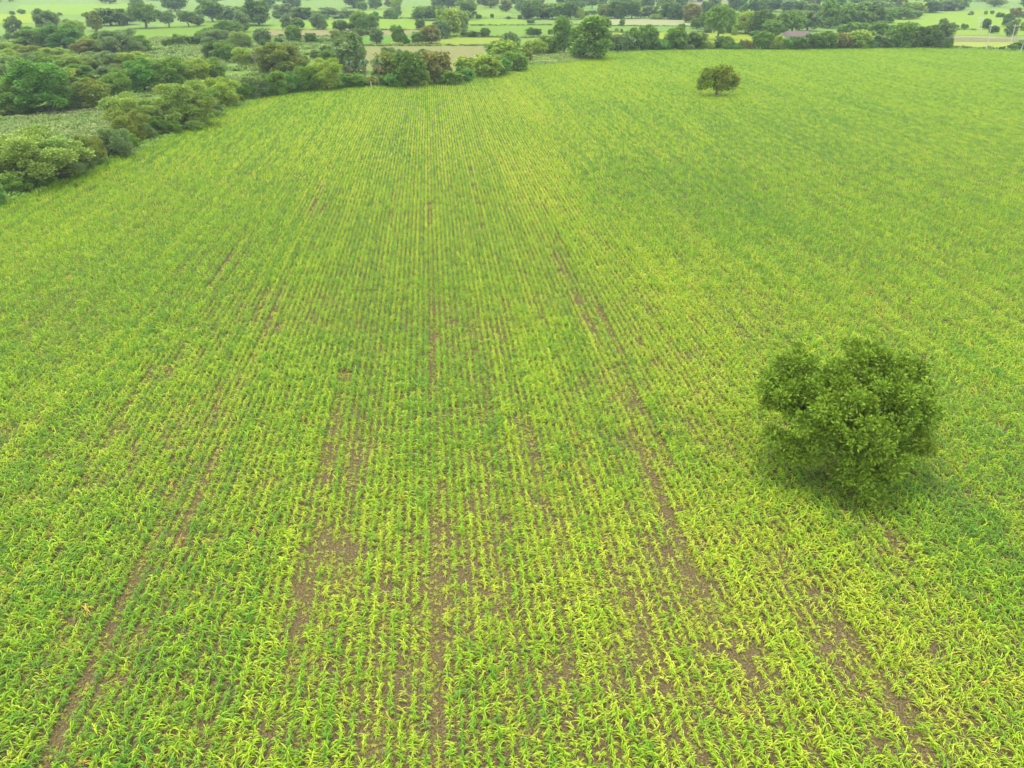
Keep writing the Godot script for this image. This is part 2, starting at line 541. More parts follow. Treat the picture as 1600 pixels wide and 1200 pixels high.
	var weeds := thing("field_weeds", Vector3.ZERO, "tiny yellow-green weeds scattered on the soil between the rows", "weeds")
	weeds.set_meta("kind", "stuff")
	stuff("weed_leaves", to_mesh(weed_v, weed_c), leafm, weed_b, weeds)
	var straw_v := PackedVector3Array()
	for q in [[-1, 0, 0], [0, 1, 0.0], [1, 0, 0], [-1, 0, 0], [1, 0, 0], [0, -1, 0]]:
		straw_v.append(Vector3(q[0] * 0.07, 0.004 if q[1] == 0 else 0.0, q[1] * 0.007))
	var straw_c := PackedColorArray()
	for q in straw_v: straw_c.append(Color.WHITE)
	var straw := thing("field_straw", Vector3.ZERO, "pale bits of dry straw lying on the field soil", "straw")
	straw.set_meta("kind", "stuff")
	stuff("straw_bits", to_mesh(straw_v, straw_c), leafm, straw_b, straw)
	var clod_v := PackedVector3Array()
	var clod_c := PackedColorArray()
	var ring := []
	for i in 6: ring.append(Vector3(cos(i * TAU / 6) * 0.05, -0.005, sin(i * TAU / 6) * 0.05) * r.randf_range(0.7, 1.2))
	for i in 6:
		var a: Vector3 = ring[i]
		var b: Vector3 = ring[(i + 1) % 6]
		var a2 := Vector3(a.x * 0.6, 0.035, a.z * 0.6)
		var b2 := Vector3(b.x * 0.6, 0.035, b.z * 0.6)
		for q in [a, a2, b, b, a2, b2, a2, Vector3(0, 0.045, 0), b2]:
			clod_v.append(q); clod_c.append(Color.WHITE)
	var clods := thing("soil_clods", Vector3.ZERO, "crumbled brown clods of earth between the crop rows", "soil")
	clods.set_meta("kind", "stuff")
	var cm := StandardMaterial3D.new()
	cm.resource_name = "clod"
	cm.vertex_color_use_as_albedo = true
	cm.roughness = 0.95
	stuff("clods", to_mesh(clod_v, clod_c), cm, clod_b, clods)

# ---------------------------------------------------------------- trees

func tube(v: PackedVector3Array, n: PackedVector3Array, a: Vector3, b: Vector3, ra: float, rb: float, sides := 7) -> void:
	var ax := (b - a).normalized()
	var s := ax.cross(Vector3(0.31, 0.2, 0.93)).normalized()
	var f := s.cross(ax)
	for i in sides:
		var t0 := TAU * i / sides
		var t1 := TAU * (i + 1) / sides
		var d0 := s * cos(t0) + f * sin(t0)
		var d1 := s * cos(t1) + f * sin(t1)
		for q in [[a, d0, ra], [b, d0, rb], [a, d1, ra], [a, d1, ra], [b, d0, rb], [b, d1, rb]]:
			v.append(q[0] + q[1] * q[2]); n.append(q[1])

func bent(v: PackedVector3Array, n: PackedVector3Array, r: RandomNumberGenerator, a: Vector3, b: Vector3, ra: float, rb: float, bend: float, parts := 4) -> void:
	var p := a
	for i in parts:
		var t := float(i + 1) / parts
		var q := a.lerp(b, t)
		if i < parts - 1: q += Vector3(r.randf_range(-1, 1), r.randf_range(-0.3, 0.6), r.randf_range(-1, 1)) * bend
		tube(v, n, p, q, lerpf(ra, rb, float(i) / parts), lerpf(ra, rb, t))
		p = q

# leaves over one clump: size, tuft shape and direction vary
func clump_leaves(v: PackedVector3Array, c: PackedColorArray, r: RandomNumberGenerator, centre: Vector3, rad: Vector3, count: int, size: float, col: Color, droop: float, inner := 0.18, slim := 1.0) -> void:
	for i in count:
		var d := Vector3(r.randfn(), r.randfn(), r.randfn()).normalized()
		if d.y < -0.35 and r.randf() < 0.6: d.y = -d.y
		var k := r.randf_range(0.78, 1.06) if r.randf() > inner else r.randf_range(0.2, 0.8)
		if r.randf() < 0.10: k = r.randf_range(1.05, 1.4)
		var p := centre + d * rad * k
		var out := (d + Vector3(r.randfn() * 0.45, 0.25 - droop + r.randfn() * 0.35, r.randfn() * 0.45)).normalized()
		var side := out.cross(Vector3(r.randfn(), r.randfn(), r.randfn())).normalized()
		var s := size * r.randf_range(0.6, 1.35)
		var tip := p + out * s
		var w := side * s * slim * r.randf_range(0.24, 0.4)
		var mid := p + out * s * 0.5 + out.cross(side) * s * 0.10
		var m := r.randf_range(0.78, 1.24)
		var cc := Color(col.r * m, col.g * m, col.b * m)
		for q in [p, mid - w, tip, p, tip, mid + w]:
			v.append(q); c.append(cc)

# a crown from listed clumps [centre, radii, colour]
func crown_from(r: RandomNumberGenerator, clumps: Array, leaf: float, cover: float, droop: float, slim := 1.0) -> ArrayMesh:
	var v := PackedVector3Array()
	var c := PackedColorArray()
	for k in clumps:
		var rad: Vector3 = k[1]
		var area := 4.0 * PI * pow((pow(rad.x * rad.y, 1.6) + pow(rad.x * rad.z, 1.6) + pow(rad.y * rad.z, 1.6)) / 3.0, 1.0 / 1.6)
		clump_leaves(v, c, r, k[0], rad, int(cover * area / (leaf * leaf * 0.32 * slim)), leaf, k[2], droop, 0.18, slim)
	leaf_total += v.size() / 3
	return to_mesh(v, c)

# a kind of tree, 8 m wide and 8*aspect m tall; its trunk and crown meshes are shared by all its copies
# form: crown bottom share of height, dome (0 flat top .. 1 tall), clumps, clump size, droop
func make_proto(key: String, seed_: int, tall: float, bottom: float, n_clumps: int, clump_r: float, leaf: float, cover: float, droop: float, flat := 1.0, stems := 1, vary := 0.16) -> void:
	var r := RandomNumberGenerator.new()
	r.seed = seed_
	var w := 4.0
	var cy0 := tall * bottom
	var ch := (tall - cy0) * 0.5
	var cm := Vector3(0, cy0 + ch, 0)
	var clumps := []
	# main boughs of unequal reach give the outline its lobes and notches
	var boughs := []
	for i in 16:
		var ang := TAU * i * 0.29  + r.randf_range(-0.5, 0.5)
		var up := lerpf(-0.92, 0.85, (i + r.randf()) / 16.0)
		var br := w * r.randf_range(0.26, 0.44)
		var reach := sqrt(1.0 - up * up * (0.85 if up > 0.0 else 0.45)) * r.randf_range(0.68, 1.05)
		boughs.append([cm + Vector3(cos(ang) * reach * (w - br), up * maxf(0.2, ch - br * 0.6 * flat), sin(ang) * reach * (w - br)), br])
	boughs.append([cm + Vector3(r.randf_range(-0.8, 0.8), ch * 0.45, r.randf_range(-0.8, 0.8)), w * 0.45])
	for i in n_clumps:
		var bo: Array = boughs[i % boughs.size()]
		var d := Vector3(r.randfn(), r.randfn() + 0.2, r.randfn()).normalized()
		var cr := w * clump_r * r.randf_range(0.5, 1.25)
		var p: Vector3 = bo[0] + d * Vector3(1, flat, 1) * maxf(0.1, bo[1] * r.randf_range(0.7, 1.1) - cr * 0.5)
		if p.y - cr * flat * 0.8 < 0.05: p.y = 0.05 + cr * flat * 0.8
		var m := r.randf_range(1.0 - vary, 1.0 + vary)
		var warm := r.randf_range(-vary, vary)
		clumps.append([p, Vector3(cr, cr * flat, cr), Color(m * (1.0 + warm * 0.8), m, m * (1.0 - warm * 0.5))])
	for bo in boughs:
		clumps.append([bo[0], Vector3(bo[1], bo[1] * flat, bo[1]) * 0.6, Color.WHITE])
	var v := PackedVector3Array()
	var n := PackedVector3Array()
	for s in stems:
		var off := Vector3.ZERO if stems == 1 else Vector3(r.randf_range(-1, 1), 0, r.randf_range(-1, 1)) * 0.9
		var fork := off * 1.6 + Vector3(r.randf_range(-0.4, 0.4), cy0 + ch * 0.35, r.randf_range(-0.4, 0.4))
		bent(v, n, r, off - Vector3(0, 0.15, 0), fork, 0.30 / sqrt(stems), 0.2 / sqrt(stems), 0.12)
		for i in 5:
			var k: Array = clumps[r.randi() % n_clumps]
			bent(v, n, r, fork, k[0], 0.15 / sqrt(stems), 0.04, 0.25)
	protos[key] = [to_mesh(v), crown_from(r, clumps, leaf, cover, droop), tall]

var bark: StandardMaterial3D
var tint_of := {
	"dark": Color(0.085, 0.145, 0.024), "mid": Color(0.112, 0.196, 0.027), "bright": Color(0.092, 0.200, 0.032), "light": Color(0.196, 0.280, 0.036), "pale": Color(0.165, 0.240, 0.044),
	"grey": Color(0.123, 0.185, 0.056), "olive": Color(0.140, 0.179, 0.029), "blue": Color(0.076, 0.146, 0.045), "rust": Color(0.160, 0.165, 0.038)}
var word_of := {"dark": "dark green", "mid": "mid green", "bright": "bright green", "light": "yellow-green", "pale": "pale yellowish", "grey": "grey-green", "olive": "olive", "blue": "blue-green", "rust": "brownish"}

func tree(base: String, key: String, tint: String, at: Vector3, wide: float, high: float, label: String, category: String, group: String) -> Node3D:
	var p: Array = protos[key]
	var o := thing(base, at, label, category, group)
	o.rotation.y = rng.randf() * TAU
	o.scale = Vector3(wide / 8.0, high / p[2], wide / 8.0)
	mesh_node("trunk" if category == "tree" else "stem", p[0], bark, o)
	mesh_node("crown" if category == "tree" else "foliage", p[1], leaf_mat("foliage_" + tint, tint_of[tint], 0.55, 0.6), o)
	return o

# [photo x, photo y of the foot, width px, height px, form, tint]
const NEAR_HEDGE := [
	[66, 286, 150, 92, "acacia", "pale"], [20, 282, 70, 50, "bush", "light"], [110, 276, 60, 40, "bush", "grey"], [147, 260, 46, 48, "bush", "olive"], [188, 246, 52, 50, "bush", "grey"], [209, 224, 56, 54, "round", "olive"], [245, 214, 38, 32, "bush", "dark"],
	[212, 206, 92, 62, "acacia", "pale"], [250, 204, 60, 40, "acacia", "grey"], [294, 200, 98, 76, "acacia", "pale"], [330, 184, 40, 30, "bush", "grey"], [352, 168, 58, 48, "round", "light"], [378, 158, 40, 30, "bush", "mid"], [398, 154, 48, 36, "bush", "grey"], [430, 150, 44, 38, "bush", "mid"],
	[455, 146, 32, 32, "bush", "bright"], [482, 143, 44, 40, "bush", "mid"], [510, 141, 54, 50, "round", "light"], [535, 138, 36, 22, "bush", "bright"], [556, 137, 40, 22, "bush", "mid"],
	[-20, 300, 60, 40, "bush", "mid"], [300, 196, 40, 22, "bush", "bright"], [415, 152, 30, 18, "bush", "bright"]]
const FAR_HEDGE := [
	[548, 116, 46, 60, "tall", "grey"], [607, 128, 44, 46, "round", "olive"], [640, 136, 52, 54, "round", "dark"], [620, 136, 40, 22, "bush", "bright"], [658, 135, 30, 26, "bush", "light"], [681, 131, 48, 50, "round", "rust"], [704, 133, 40, 22, "bush", "mid"], [726, 128, 34, 22, "bush", "bright"],
	[600, 134, 30, 16, "bush", "mid"], [574, 134, 26, 14, "bush", "rust"], [728, 116, 36, 26, "round", "light"], [761, 121, 46, 36, "round", "light"], [782, 118, 32, 28, "bush", "bright"], [806, 112, 40, 30, "bush", "mid"], [790, 100, 44, 36, "round", "light"], [776, 92, 34, 28, "bush", "mid"], [798, 86, 28, 34, "round", "grey"], [818, 96, 30, 24, "bush", "olive"],
	[836, 86, 36, 24, "bush", "light"], [858, 84, 38, 24, "bush", "mid"], [881, 84, 36, 54, "tall", "mid"], [924, 93, 62, 64, "tall", "mid"], [905, 90, 36, 44, "tall", "mid"], [956, 80, 28, 26, "bush", "grey"], [975, 80, 32, 26, "bush", "grey"], [992, 79, 30, 32, "round", "mid"], [1012, 79, 30, 36, "round", "mid"], [1032, 79, 26, 16, "bush", "bright"],
	[1056, 78, 34, 32, "round", "mid"], [1086, 77, 34, 24, "round", "dark"], [1106, 77, 22, 12, "bush", "light"], [1131, 77, 28, 20, "round", "dark"], [1150, 77, 20, 10, "bush", "mid"], [1168, 78, 16, 14, "bush", "rust"], [1190, 78, 32, 26, "round", "mid"], [1212, 78, 30, 22, "bush", "light"], [1230, 78, 26, 18, "bush", "bright"], [1247, 78, 30, 20, "round", "dark"],
	[1268, 77, 28, 24, "round", "dark"], [1291, 77, 28, 26, "round", "mid"], [1312, 76, 32, 24, "round", "rust"], [1338, 76, 40, 28, "round", "light"], [1368, 75, 34, 20, "bush", "grey"], [1392, 75, 28, 24, "round", "mid"], [1406, 75, 34, 38, "round", "mid"], [1428, 75, 26, 30, "round", "dark"], [1450, 75, 32, 32, "round", "dark"], [1471, 76, 30, 42, "tall", "grey"], [1480, 77, 16, 14, "bush", "mid"],
	[1582, 79, 16, 9, "bush", "mid"], [1565, 79, 12, 6, "bush", "dark"], [1600, 79, 30, 14, "bush", "bright"], [1620, 80, 30, 16, "bush", "mid"]]
const WOOD := [
	[15, 178, 76, 52, "round", "mid"], [78, 174, 92, 82, "tall", "bright"], [40, 170, 60, 48, "round", "dark"], [150, 168, 62, 44, "round", "olive"], [118, 170, 46, 36, "bush", "grey"], [184, 160, 52, 44, "round", "mid"], [228, 144, 54, 50, "round", "bright"], [196, 146, 44, 36, "round", "mid"], [268, 140, 62, 52, "tall", "mid"], [305, 134, 56, 40, "round", "light"], [330, 128, 44, 36, "bush", "mid"], [288, 128, 40, 30, "round", "olive"],
	[-15, 150, 60, 40, "round", "mid"], [25, 128, 84, 44, "acacia", "grey"], [72, 118, 60, 34, "round", "mid"], [112, 116, 66, 32, "acacia", "pale"], [158, 112, 56, 32, "round", "grey"], [205, 108, 56, 28, "acacia", "light"], [245, 116, 40, 26, "bush", "light"], [8, 104, 50, 26, "round", "light"], [130, 130, 46, 30, "round", "mid"], [100, 136, 46, 30, "round", "light"], [175, 128, 40, 26, "bush", "grey"],
	[10, 86, 40, 20, "bush", "light"], [40, 90, 44, 20, "bush", "olive"], [62, 76, 56, 32, "round", "mid"], [102, 78, 60, 40, "round", "bright"], [150, 82, 52, 22, "bush", "olive"], [192, 84, 62, 38, "acacia", "grey"], [215, 80, 40, 24, "bush", "mid"], [130, 84, 30, 18, "bush", "rust"], [85, 92, 40, 18, "bush", "light"], [25, 58, 26, 30, "round", "grey"], [80, 56, 40, 38, "round", "grey"], [118, 58, 36, 26, "round", "light"],
	[440, 116, 78, 48, "round", "olive"], [422, 112, 40, 30, "round", "dark"], [470, 112, 34, 26, "bush", "dark"], [335, 92, 34, 28, "round", "dark"], [356, 96, 40, 30, "round", "mid"], [384, 104, 40, 30, "round", "light"], [345, 74, 50, 28, "acacia", "grey"], [378, 76, 36, 26, "bush", "pale"], [322, 70, 30, 22, "bush", "mid"], [520, 102, 34, 24, "bush", "mid"], [494, 94, 18, 16, "round", "grey"], [510, 90, 22, 18, "round", "grey"],
	[535, 95, 30, 40, "tall", "grey"], [560, 112, 34, 42, "tall", "bright"], [615, 112, 36, 38, "round", "grey"], [660, 108, 40, 30, "round", "grey"]]
const FARMLAND := [
	[228, 44, 50, 34, "savanna", "dark"], [264, 43, 25, 24, "savanna", "grey"], [295, 42, 28, 22, "savanna", "dark"], [333, 34, 40, 30, "savanna", "dark"], [150, 49, 24, 28, "round", "olive"], [175, 40, 48, 26, "round", "dark"], [200, 38, 30, 20, "round", "grey"], [285, 71, 32, 16, "bush", "mid"], [310, 70, 26, 13, "bush", "dark"], [258, 72, 8, 9, "bush", "dark"], [330, 66, 30, 22, "round", "dark"], [352, 56, 30, 24, "round", "mid"], [382, 50, 26, 30, "tall", "grey"], [365, 34, 30, 22, "round", "grey"],
	[405, 40, 42, 40, "tall", "dark"], [447, 47, 18, 24, "tall", "grey"], [466, 46, 20, 16, "round", "mid"], [497, 46, 22, 24, "round", "grey"], [533, 48, 24, 16, "round", "dark"], [562, 48, 28, 28, "round", "mid"], [557, 56, 22, 11, "bush", "dark"], [411, 69, 26, 24, "round", "grey"], [460, 67, 24, 26, "round", "mid"], [485, 67, 18, 15, "round", "dark"], [500, 67, 14, 7, "bush", "bright"], [514, 67, 12, 6, "bush", "mid"], [437, 67, 14, 8, "bush", "mid"], [527, 65, 22, 17, "round", "olive"], [545, 73, 30, 24, "round", "dark"],
	[588, 68, 22, 22, "round", "grey"], [622, 69, 22, 28, "tall", "mid"], [636, 68, 12, 7, "bush", "mid"], [657, 46, 15, 15, "round", "dark"], [674, 68, 32, 26, "round", "rust"], [690, 60, 30, 28, "round", "grey"], [701, 56, 38, 40, "round", "light"], [716, 48, 34, 30, "round", "pale"], [680, 32, 38, 22, "round", "dark"], [660, 31, 26, 20, "round", "mid"], [730, 31, 26, 26, "tall", "dark"], [740, 58, 20, 9, "bush", "dark"], [758, 58, 15, 14, "round", "dark"], [748, 30, 10, 7, "bush", "mid"], [769, 28, 6, 6, "bush", "dark"], [795, 30, 8, 4, "bush", "dark"],
	[609, 29, 18, 14, "round", "grey"], [622, 25, 12, 14, "tall", "grey"], [472, 30, 34, 18, "round", "dark"], [445, 26, 34, 18, "round", "grey"], [515, 26, 30, 14, "round", "grey"], [545, 28, 28, 12, "bush", "grey"], [830, 55, 18, 11, "bush", "mid"], [840, 55, 14, 10, "round", "dark"], [860, 54, 8, 8, "round", "grey"], [830, 36, 14, 6, "bush", "mid"], [812, 30, 8, 6, "bush", "dark"],
	[832, 30, 34, 28, "round", "dark"], [850, 29, 30, 22, "round", "rust"], [872, 30, 42, 24, "round", "mid"], [892, 30, 24, 26, "round", "dark"], [815, 20, 22, 18, "round", "grey"], [925, 14, 20, 16, "savanna", "dark"], [941, 25, 16, 20, "round", "dark"], [964, 29, 32, 26, "round", "dark"], [986, 29, 32, 26, "round", "dark"], [972, 41, 9, 10, "round", "mid"], [1015, 28, 28, 18, "round", "grey"], [1048, 30, 36, 24, "round", "dark"], [1064, 30, 26, 20, "round", "dark"], [1080, 35, 30, 26, "round", "rust"], [1102, 24, 16, 20, "round", "dark"], [1065, 48, 11, 10, "round", "mid"], [912, 25, 20, 8, "bush", "mid"], [1025, 30, 20, 8, "bush", "light"],
	[1121, 62, 44, 48, "savanna", "mid"], [1105, 46, 28, 26, "round", "mid"], [1146, 51, 34, 30, "round", "mid"], [1165, 53, 34, 34, "round", "light"], [1185, 54, 34, 34, "round", "dark"], [1205, 56, 30, 24, "round", "mid"], [1180, 22, 34, 22, "round", "dark"], [1205, 18, 40, 20, "round", "dark"],
	[1216, 54, 36, 30, "round", "mid"], [1238, 50, 36, 32, "round", "mid"], [1262, 48, 38, 30, "round", "grey"], [1296, 44, 34, 40, "tall", "mid"], [1318, 42, 36, 30, "round", "mid"], [1340, 42, 38, 24, "round", "dark"], [1362, 40, 36, 28, "round", "dark"], [1382, 36, 30, 22, "round", "mid"], [1340, 28, 46, 22, "round", "mid"], [1302, 26, 36, 26, "round", "bright"], [1372, 24, 40, 20, "round", "grey"], [1268, 26, 30, 18, "round", "dark"], [1240, 20, 40, 18, "round", "dark"], [1405, 30, 38, 18, "round", "mid"], [1425, 24, 36, 20, "round", "light"], [1452, 20, 36, 18, "round", "dark"], [1478, 17, 34, 16, "round", "grey"],
	[1340, 54, 30, 18, "round", "mid"], [1372, 58, 30, 22, "round", "mid"], [1398, 60, 24, 20, "round", "bright"], [1320, 56, 30, 18, "bush", "mid"], [1420, 54, 24, 18, "round", "grey"], [1492, 45, 10, 6, "bush", "grey"], [1506, 45, 12, 7, "bush", "mid"], [1538, 46, 13, 15, "round", "dark"], [1552, 52, 15, 11, "round", "dark"], [1578, 58, 18, 26, "tall", "grey"], [1584, 30, 18, 16, "round", "rust"], [1563, 27, 14, 6, "bush", "dark"], [1572, 42, 16, 18, "round", "dark"], [1600, 48, 16, 14, "round", "light"], [1470, 44, 12, 8, "bush", "grey"]]

func place_list(list: Array, near: bool) -> void:
	for a in list:
		var w := px(a[0], a[1])
		w += Vector3(rng.randf_range(-0.2, 0.2), 0, rng.randf_range(-0.2, 0.2))
		var d := depth_of(w)
		var el := atan2(CAM_H, -w.z)
		var wide: float = a[2] * d / focal * 1.14
		var high: float = a[3] * d / focal / cos(el)
		# a rounded crown seen a little from above also shows some of its depth
		high = maxf(high - wide * sin(el) * 0.35, high * 0.55)
		var form: String = a[4]
		var category := "shrub" if form == "bush" else "tree"
		var base: String = {"bush": "shrub", "acacia": "acacia_tree", "round": "broadleaf_tree", "tall": "broadleaf_tree", "savanna": "shade_tree"}[form]
		var look: String = {"bush": "low rounded shrub", "acacia": "spreading feathery acacia tree", "round": "round crowned tree", "tall": "tall full crowned tree", "savanna": "flat crowned trunked tree"}[form]
		var key := "%s_%s_%d" % [form, "near" if near else "far", rng.randi() % (2 if near else 3)]
		var size := "small " if wide < 5.0 else ("large " if wide > 11.0 else "")
		var by: Array = MARKS[0]
		for m in MARKS:
			if Vector2(m[0] - a[0], (m[1] - a[1]) * 2.5).length() < Vector2(by[0] - a[0], (by[1] - a[1]) * 2.5).length(): by = m
		var label := "%s%s %s near %s" % [size, word_of[a[5]], look, by[2]]
		tree(base, key, a[5], w, wide, high, label, category, label.replace(" near ", "s near "))

# things one can find, to say which tree is meant: [photo x, photo y, words]
const MARKS := [[40, 300, "the pale acacia at the field edge"], [190, 250, "the gap in the near hedgerow"], [290, 205, "the pair of pale acacias"], [400, 155, "the curved end of the near hedgerow"], [500, 143, "the hedgerow boundary post"], [40, 175, "the grey-green crop plot"], [180, 160, "the inner corner of the grey-green plot"], [60, 115, "the middle of the loose wood"], [190, 105, "the back of the loose wood"], [260, 130, "the wood's end by the pale acacias"], [60, 75, "the bushy ground behind the wood"], [180, 70, "the bushy edge of the open meadow"], [25, 40, "the yellow-green clearing"],
	[270, 84, "the purple-brown ploughed plot"], [250, 43, "the far side of the open meadow"], [330, 60, "the tip of the open meadow"], [440, 115, "the big olive round tree"], [400, 105, "the broad pale palm"], [360, 90, "the copse beside the ploughed plot"], [550, 120, "the short skirted palm"], [593, 136, "the tallest palm"], [660, 133, "the brownish hedge tree"], [753, 122, "the post by the round tree"], [798, 105, "the hedge corner by the fallow field"], [850, 85, "the scrubby heap"], [924, 93, "the tallest hedge tree"], [1000, 79, "the low hedge before the blue-green plot"], [1080, 78, "the low hedge before the yellow-green field"], [1187, 79, "the far hedge post"],
	[1242, 76, "the farmhouse"], [1330, 76, "the hedge right before the wood"], [1440, 75, "the end of the far hedge"], [1120, 58, "the flat crowned shade tree"], [1190, 54, "the dark grove behind the yellow-green field"], [1260, 46, "the wood behind the farmhouse"], [1340, 38, "the middle of the hillside wood"], [1450, 22, "the top of the sloping field"], [1535, 50, "the paired utility poles"], [1580, 55, "the single utility pole"], [1590, 80, "the short stone post"],
	[430, 66, "the pale pasture's back edge"], [530, 68, "the corner of the fresh green plot"], [460, 48, "the left end of the stubble strip"], [560, 48, "the middle of the stubble strip"], [622, 68, "the fresh green plot"], [700, 58, "the yellow-green crop strip"], [670, 32, "the long light green strip"], [750, 57, "the faintly lined green field"], [740, 30, "the strip crossed by a tree row"], [480, 28, "the woods behind the stubble strip"], [600, 27, "the distant pale green fields"], [835, 54, "the lined field behind the tall tree"], [860, 30, "the grove behind the lined field"], [930, 20, "the distant blue-green field"], [980, 30, "the straw strip"], [1060, 32, "the end of the pale straw strip"], [1210, 20, "the distant brownish field"], [390, 40, "the copse beyond the meadow"]]

func build_trees() -> void:
	bark = StandardMaterial3D.new()
	bark.resource_name = "bark"
	bark.albedo_texture = noise_tex(44, 0.05, [[0.2, Color(0.06, 0.05, 0.028).linear_to_srgb()], [0.8, Color(0.12, 0.11, 0.062).linear_to_srgb()]], 256)
	bark.uv1_triplanar = true
	bark.roughness = 0.9
	for i in 2:
		make_proto("bush_near_%d" % i, 100 + i, 6.5, 0.0, 80, 0.19, 0.24, 0.8, 0.1, 0.8, 4, 0.24)
		make_proto("round_near_%d" % i, 110 + i, 7.5, 0.03, 90, 0.19, 0.24, 0.8, 0.1, 0.75, 1, 0.24)
		make_proto("acacia_near_%d" % i, 120 + i, 6.2, 0.0, 100, 0.17, 0.165, 0.75, -0.1, 0.65, 3, 0.22)
		make_proto("tall_near_%d" % i, 130 + i, 9.0, 0.02, 95, 0.18, 0.24, 0.8, 0.15, 0.8, 1, 0.24)
	for i in 3:
		make_proto("bush_far_%d" % i, 200 + i, 6.0, 0.0, 40, 0.20, 0.55, 1.1, 0.1, 0.85, 3, 0.24)
		make_proto("round_far_%d" % i, 210 + i, 7.5, 0.04, 60, 0.20, 0.55, 1.1, 0.1, 0.8, 1, 0.24)
		make_proto("acacia_far_%d" % i, 220 + i, 6.0, 0.02, 60, 0.18, 0.5, 1.0, -0.1, 0.65, 2, 0.22)
		make_proto("tall_far_%d" % i, 230 + i, 9.5, 0.03, 64, 0.19, 0.55, 1.1, 0.15, 0.85, 1, 0.24)
		make_proto("savanna_far_%d" % i, 240 + i, 6.0, 0.26, 40, 0.20, 0.55, 1.1, 0.0, 0.6, 1, 0.24)
	rng.seed = 77
	place_list(NEAR_HEDGE, true)
	# smaller shrubs that close the hedgerow and the far hedge
	var fill := []
	for i in 34:
		var t := (i + rng.randf()) / 34.0 * 10.0 + 1.0
		var k := int(t)
		var e: Array = EDGE[k]
		var f: Array = EDGE[k + 1]
		var w := t - k
		var up := rng.randf_range(3, 16)
		var sz := lerpf(44.0, 22.0, i / 34.0) * rng.randf_range(0.6, 1.2)
		fill.append([lerpf(e[0], f[0], w), lerpf(e[1], f[1], w) - up, sz, sz * rng.randf_range(0.5, 0.85), "bush", ["mid", "bright", "grey", "light", "olive", "mid"][rng.randi() % 6]])
	place_list(fill, true)
	fill = []
	for i in 46:
		var x := lerpf(950, 1480, (i + rng.randf()) / 46.0)
		fill.append([x, lerpf(80, 75.5, (x - 950) / 530.0) - rng.randf_range(0, 3), rng.randf_range(9, 22), rng.randf_range(7, 15), "bush", ["mid", "bright", "grey", "light", "dark", "mid"][rng.randi() % 6]])
	place_list(fill, false)
	place_list(WOOD, true)
	place_list(FAR_HEDGE, false)
	place_list(FARMLAND, false)
	var beside := []
	for a in FARMLAND:
		if a[2] < 18 or rng.randf() < 0.45: continue
		var k := rng.randf_range(0.45, 0.8)
		beside.append([a[0] + a[2] * rng.randf_range(0.4, 0.8) * (1.0 if rng.randf() < 0.5 else -1.0), a[1] - rng.randf_range(-0.5, 2.5), a[2] * k, a[3] * k, "round" if rng.randf() < 0.6 else "bush", ["mid", "grey", "dark", "olive", "light", "mid"][rng.randi() % 6]])
	place_list(beside, false)
	# thin hedges between the small fields: [from, to, shrubs, height px]
	var lines := []
	for h in [[400, 58, 560, 57, 9, 5], [420, 29, 620, 30, 14, 7], [0, 62, 170, 66, 10, 12], [1105, 52, 1215, 58, 6, 8], [920, 51, 1060, 50, 6, 5], [1400, 46, 1500, 44, 7, 5], [1500, 24, 1600, 22, 7, 4], [330, 78, 420, 72, 5, 9], [200, 24, 420, 30, 12, 8], [0, 22, 200, 26, 9, 6]]:
		for i in h[4]:
			var t: float = (i + rng.randf()) / h[4]
			lines.append([lerpf(h[0], h[2], t), lerpf(h[1], h[3], t) + rng.randf_range(-1, 1), h[5] * rng.randf_range(1.0, 1.9), h[5] * rng.randf_range(0.6, 1.5), "bush" if rng.randf() < 0.75 else "round", ["mid", "grey", "dark", "light", "bright", "olive"][rng.randi() % 6]])
	place_list(lines, false)
	# the scattered wood that closes the view, 620 to 1000 m away
	var tints := ["mid", "dark", "mid", "olive", "dark", "bright", "light"]
	for i in 300:
		var z := -rng.randf_range(600, 1050)
		var x := rng.randf_range(-0.80, 0.80) * (-z)
		var clearing := sin(x * 0.013 + z * 0.02) + sin(x * 0.031 - z * 0.011)
		if clearing > 0.9: continue
		var t: String = tints[rng.randi() % tints.size()]
		var form: String = ["round", "round", "tall", "bush"][rng.randi() % 4]
		var wide := rng.randf_range(9, 23)
		tree("distant_tree", "%s_far_%d" % [form, rng.randi() % 3], t, Vector3(x, 0, z), wide, wide * rng.randf_range(0.6, 0.85), "%s tree in the hazy scattered wood farthest away" % word_of[t], "tree", "%s trees in the farthest wood" % word_of[t])

